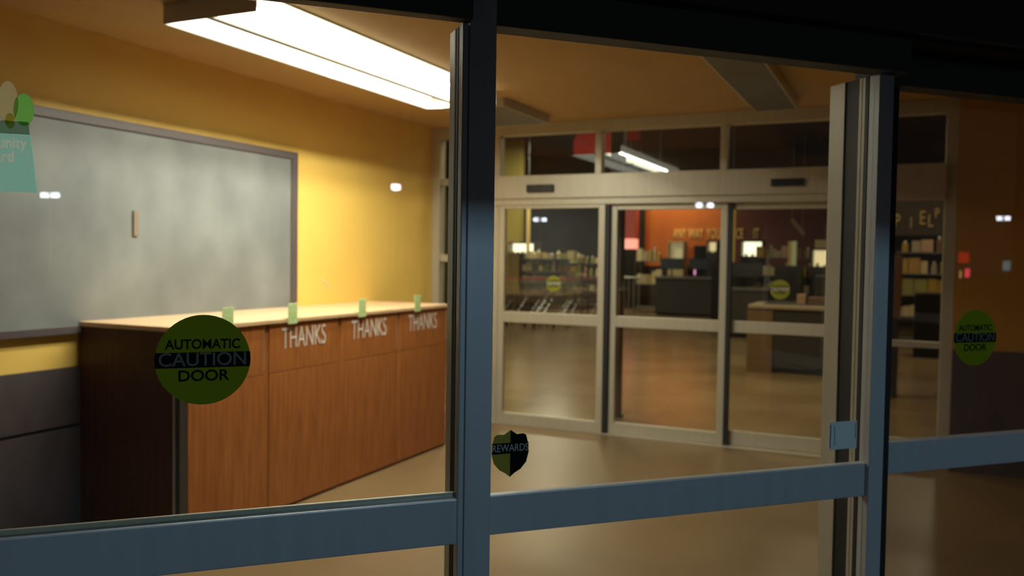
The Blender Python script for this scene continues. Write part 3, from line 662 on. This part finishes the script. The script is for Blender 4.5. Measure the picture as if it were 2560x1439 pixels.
# lit display cases
def case(x0, x1, y, z0, z1, m_, label, body=None, top=0.12):
    c = empty('display_case', ((x0+x1)/2, y, 0), label, 'display case')
    MB().box(x0-0.04, y, 0, x1+0.04, y+0.6, z0).build('base', body or M['charcoal'], c, 0.01)
    MB().box(x0-0.04, y, z1, x1+0.04, y+0.6, z1+top*0.4).build('hood', body or M['charcoal'], c, 0.01)
    MB().box(x0, y+0.30, z0, x1, y+0.34, z1).build('lit_back', m_, c)
    for k, xx in enumerate((x0-0.04, x1+0.01)): MB().box(xx, y, z0, xx+0.03, y+0.6, z1).build('side', body or M['charcoal'], c)
    n = max(2, int((x1-x0)/0.14))
    for k in range(n):
        xx = x0 + (k+0.55)*(x1-x0)/n; MB().cyl(xx, y+0.12, z0, z0+(z1-z0)*random.uniform(0.1, 0.3), 0.035, 8).build('jar', M['ochrebox'], c)
    return c
case(-4.45, -3.90, 26.0, 1.76, 2.18, M['case_on'], 'brightest white lit display case in the right inner door')
case(-2.25, -1.86, 24.0, 1.49, 1.92, M['case_warm'], 'warm lit display case with a box on top, beside the right posts')
case(-11.05, -10.25, 23.6, 1.77, 2.04, M['case_on'], 'lit white menu case behind the shopping carts')
case(-5.32, -5.08, 25.2, 1.85, 2.15, M['case_warm'], 'small lit cream display case left of the door stile')
case(-6.95, -6.50, 27.0, 1.43, 2.16, M['case_dim'], 'dim cream display case under the slogan letters', M['cream'])
thing_box('display_stand', 'dark display stand in front of the slim pale green column', 'stand', -3.15, 23.3, 0, -2.45, 23.8, 1.50, M['charcoal'])
thing_box('cardboard_carton', 'square cream carton on top of the warm lit case', 'box', -2.22, 24.1, 1.97, -1.93, 24.5, 2.20, M['cream'])
thing_box('pale_column', 'slim pale green column left of the warm lit case', 'column', -2.80, 24.0, 0, -2.68, 24.12, 2.16, mat('pale_green_self_lit', (0.70, 0.66, 0.36), 0.6, emit=(0.9, 0.85, 0.4), estr=0.12))  # faint emission in the paint brightens the column, no lamp inside
thing_box('orange_column', 'slim orange-brown column touching the pale green column', 'column', -2.89, 24.0, 0, -2.80, 24.12, 2.15, M['ochre'])
# slanted arm sign
sp = empty('slanted_panel', (-2.9, 26, 2.34), 'slanted pale brown panel hanging high before the maroon wall', 'panel')
MB().prism([(-3.10, 2.80), (-3.02, 2.88), (-2.66, 2.45), (-2.72, 2.34)], 26.0, 26.06).build('board', mat('dull_brown_panel', (0.30, 0.20, 0.13), 0.6), sp)
for q, z_ in ((-3.05, 2.84), (-2.75, 2.55)): MB().rod((q, 26.03, z_), (q, 26.03, 5.25), 0.006).build('wire', M['steel'], sp)
# checkout lanes with registers
def register(x, y, z, label, wd=0.42):
    g = empty('register_monitor', (x, y, z), label, 'monitor')
    MB().cyl(x, y, z, z+0.015, 0.10, 16).build('base', M['black'], g)
    MB().rod((x, y, z+0.015), (x, y, z+0.22), 0.02, 8).build('stand', M['black'], g)
    MB().box(x-wd/2, y-0.02, z+0.20, x+wd/2, y+0.02, z+0.52).build('bezel', M['black'], g, 0.006)
    MB().box(x-wd/2+0.02, y-0.023, z+0.22, x+wd/2-0.02, y-0.0205, z+0.50).build('screen', M['screen'], g)
def lane(x0, x1, y, zt, label, top, body, depth=0.8):
    c = empty('checkout_counter', ((x0+x1)/2, y, 0), label, 'checkout counter')
    MB().box(x0, y, 0.08, x1, y+depth, zt-0.06).build('body', body, c, 0.01)
    MB().box(x0+0.04, y+0.05, 0, x1-0.04, y+depth-0.05, 0.08).build('plinth', M['black'], c)
    MB().box(x0-0.03, y-0.03, zt-0.06, x1+0.03, y+depth+0.03, zt).build('top', top, c, 0.01)
    MB().box(x0+0.15, y+0.12, zt+0.0005, x1-0.2, y+depth-0.25, zt+0.008).build('belt', M['black'], c)
    MB().box(x0-0.012, y+0.1, 0.35, x0, y+depth-0.1, zt-0.15).build('end_plate', M['charcoal'], c)
    return c
lane(-6.55, -4.92, 24.0, 1.13, 'dark checkout counter with grey top in the middle inner door', M['greytop'], M['charcoal'])
lane(-3.45, -2.55, 18.0, 1.05, 'dark checkout counter with grey top at left of the right inner door', M['greytop'], M['charcoal'])
lane(-2.02, -0.80, 12.6, 0.98, 'nearest low dark checkout counter behind the right inner door', M['beige'], M['charcoal'], 0.9)
MB_ = MB().box(-2.06, 12.58, 0.0, -1.70, 12.6, 0.90); tag(MB_.build('kick_panel', M['brownbox'], None, 0.004), 'dark brown panel on the front left of the nearest checkout counter', 'panel')
register(-6.15, 24.3, 1.138, 'left black register monitor on the middle checkout counter', 0.66)
register(-5.35, 24.3, 1.138, 'right black register monitor on the middle checkout counter', 0.6)
register(-3.05, 18.3, 1.058, 'wide black register monitor in the right inner door', 0.7)
pa = empty('register_shelf', (-5.45, 26.0, 0), 'tall black merchandiser behind the middle checkout counter', 'merchandiser')
MB().box(-5.90, 26.0, 0.0, -5.00, 26.4, 2.06).build('cabinet', M['black'], pa, 0.01)
for z_ in (0.7, 1.1, 1.5): MB().box(-5.88, 25.97, z_, -5.02, 26.0, z_+0.03).build('shelf_lip', M['postgrey'], pa)
tag(MB().box(-5.87, 25.93, 1.16, -5.83, 25.969, 1.42).build('indicator_light', M['pinkled']), 'small pink light on the black merchandiser', 'light')
for a_, b_, zz in ((-2.64, -2.58, 1.75), (-2.58, -2.54, 1.55)): tag(MB().rod((a_, 18.2, 1.052), (b_, 18.2, zz), 0.012, 8).build('card_reader_pole', M['chrome']), ('taller' if zz > 1.6 else 'shorter') + ' slim leaning chrome pole at the right end of the second checkout counter', 'pole', 'poles on the second checkout counter')
bd = MB().box(-3.95, 19.2, 0, -3.30, 19.6, 1.55); tag(bd.build('candy_rack', M['black'], None, 0.01), 'black candy rack left of the wide register monitor', 'rack')
bd = MB().box(-1.42, 12.95, 0.989, -1.30, 13.1, 1.13); tag(bd.build('tissue_box', M['pinkbeige'], None, 0.006), 'small pinkish box on the nearest checkout counter', 'box')
bd = MB().box(-1.28, 13.0, 0.989, -0.95, 13.2, 1.09); tag(bd.build('scanner_tray', mat('dusty_pink_plastic', (0.22, 0.12, 0.08), 0.5), None, 0.006), 'dusty pink low tray right of the small pinkish box', 'tray')
ch = empty('office_chair', (-1.1, 14.4, 0), 'dark swivel chair behind the nearest checkout counter', 'chair')
MB().box(-1.32, 14.5, 0.95, -0.95, 14.56, 1.40).build('backrest', M['charcoal'], ch, 0.03)
MB().box(-1.35, 14.1, 0.70, -0.92, 14.5, 0.76).build('seat', M['charcoal'], ch, 0.02)
MB().cyl(-1.13, 14.3, 0.05, 0.70, 0.03, 10).build('column', M['steel'], ch)
MB().cyl(-1.13, 14.3, 0.0, 0.05, 0.25, 16, 0.06).build('base', M['black'], ch)
MB().box(-1.15, 14.48, 0.76, -1.11, 14.52, 1.0).build('back_bracket', M['black'], ch)
bd = MB().box(0.16, 16.0, 0.0, 0.75, 16.5, 1.10); tag(bd.build('dark_bin', M['black'], None, 0.03), 'low black bin in front of the right-hand shelf rack', 'bin')
cb2 = empty('brown_pillar', (-0.10, 11.0, 0), 'brown pillar with dark base just right of the blue mullion', 'pillar')
MB().box(-0.30, 11.0, 0.95, -0.03, 11.25, 1.70).build('upper_box', mat('brown_cabinet', (0.22, 0.11, 0.06), 0.6), cb2, 0.006)
MB().box(-0.30, 11.0, 0, -0.05, 11.25, 0.95).build('base', M['charcoal'], cb2, 0.006)

# ================================================================== PARKING LOT (mirrored in the glass)
def lot_lamp(px, py, heads, label, h=8.0):
    p = empty('parking_lot_lamp', (px, py, -0.02), label, 'street lamp', 'parking lot lamps')
    MB().cyl(px, py, -0.02, h+0.2, 0.09, 10, 0.06).build('pole', M['steel'], p)
    for hx, hy in heads:
        MB().rod((px, py, h+0.1), (hx, hy, h+0.1), 0.04, 6).build('arm', M['steel'], p)
        hd_ = MB().box(hx-0.32, hy-0.32, h+0.22, hx+0.32, hy+0.32, h+0.32).build('lamp_head', M['steel'], p, 0.02)
        MB().box(hx-0.30, hy-0.30, h-0.28, hx+0.30, hy+0.30, h+0.22).build('lamp_glass', M['lampwhite'], hd_, 0.02)
lot_lamp(62.76, -85.59, [(62.60, -86.24), (62.93, -84.94)], 'twin-head parking lot lamp mirrored on the grey chalkboard area')
lot_lamp(64.47, -40.56, [(63.97, -40.06)], 'single-head parking lot lamp mirrored on the yellow wall area')
lot_lamp(95.09, -18.20, [(94.96, -18.81), (95.22, -17.58)], 'twin-head parking lot lamp mirrored above the orange wall')
lot_lamp(130.72, 15.16, [(130.66, 14.68), (130.79, 15.65)], 'twin-head parking lot lamp mirrored in the rightmost glass')
lot_lamp(125.80, -51.80, [(125.71, -52.48), (125.89, -51.12)], 'farther parking lot lamp mirrored in the leftmost inner door area')
def lot_sign(x, y, z0, z1, w_, m_, label, cat='sign'):
    s_ = empty('roadside_sign', (x, y, -0.02), label, cat)
    MB().rod((x, y, -0.02), (x, y, z0), 0.06, 8).build('pole', M['steel'], s_)
    MB().box(x-0.05, y-w_/2, z0, x+0.05, y+w_/2, z1).build('light_box', m_, s_, 0.02)
lot_sign(60.10, 6.62, 1.71, 2.40, 0.61, M['redglow'], 'square red lit sign mirrored in the rightmost glass')
lot_sign(50.11, 6.27, 0.89, 1.37, 0.23, M['redlamp'], 'small bright red lamp sign below the square red one')
lot_sign(50.10, 5.94, 0.83, 1.23, 0.07, M['amber'], 'thin amber lamp left of the small red one')
lot_sign(50.11, 8.14, 1.30, 1.82, 0.37, M['tealglow'], 'pale teal lit sign at the right of the mirrored lot')
# flood lamp of the nearest pole
fl = empty('flood_lamp', (FL.x, FL.y, -0.02), 'flood lamp on a pole at the kerb facing the storefront', 'street lamp')
away = (FL - FW(0.9, 2.0, 1.0)).normalized()
bp_ = FL + away*0.35
MB().cyl(bp_.x, bp_.y, -0.02, FL.z+0.25, 0.07, 12, 0.05).build('pole', M['steel'], fl)
b = MB(); b.rod(FL + away*0.06, FL + away*0.35, 0.19, 16); b.build('lamp_head', M['steel'], fl)
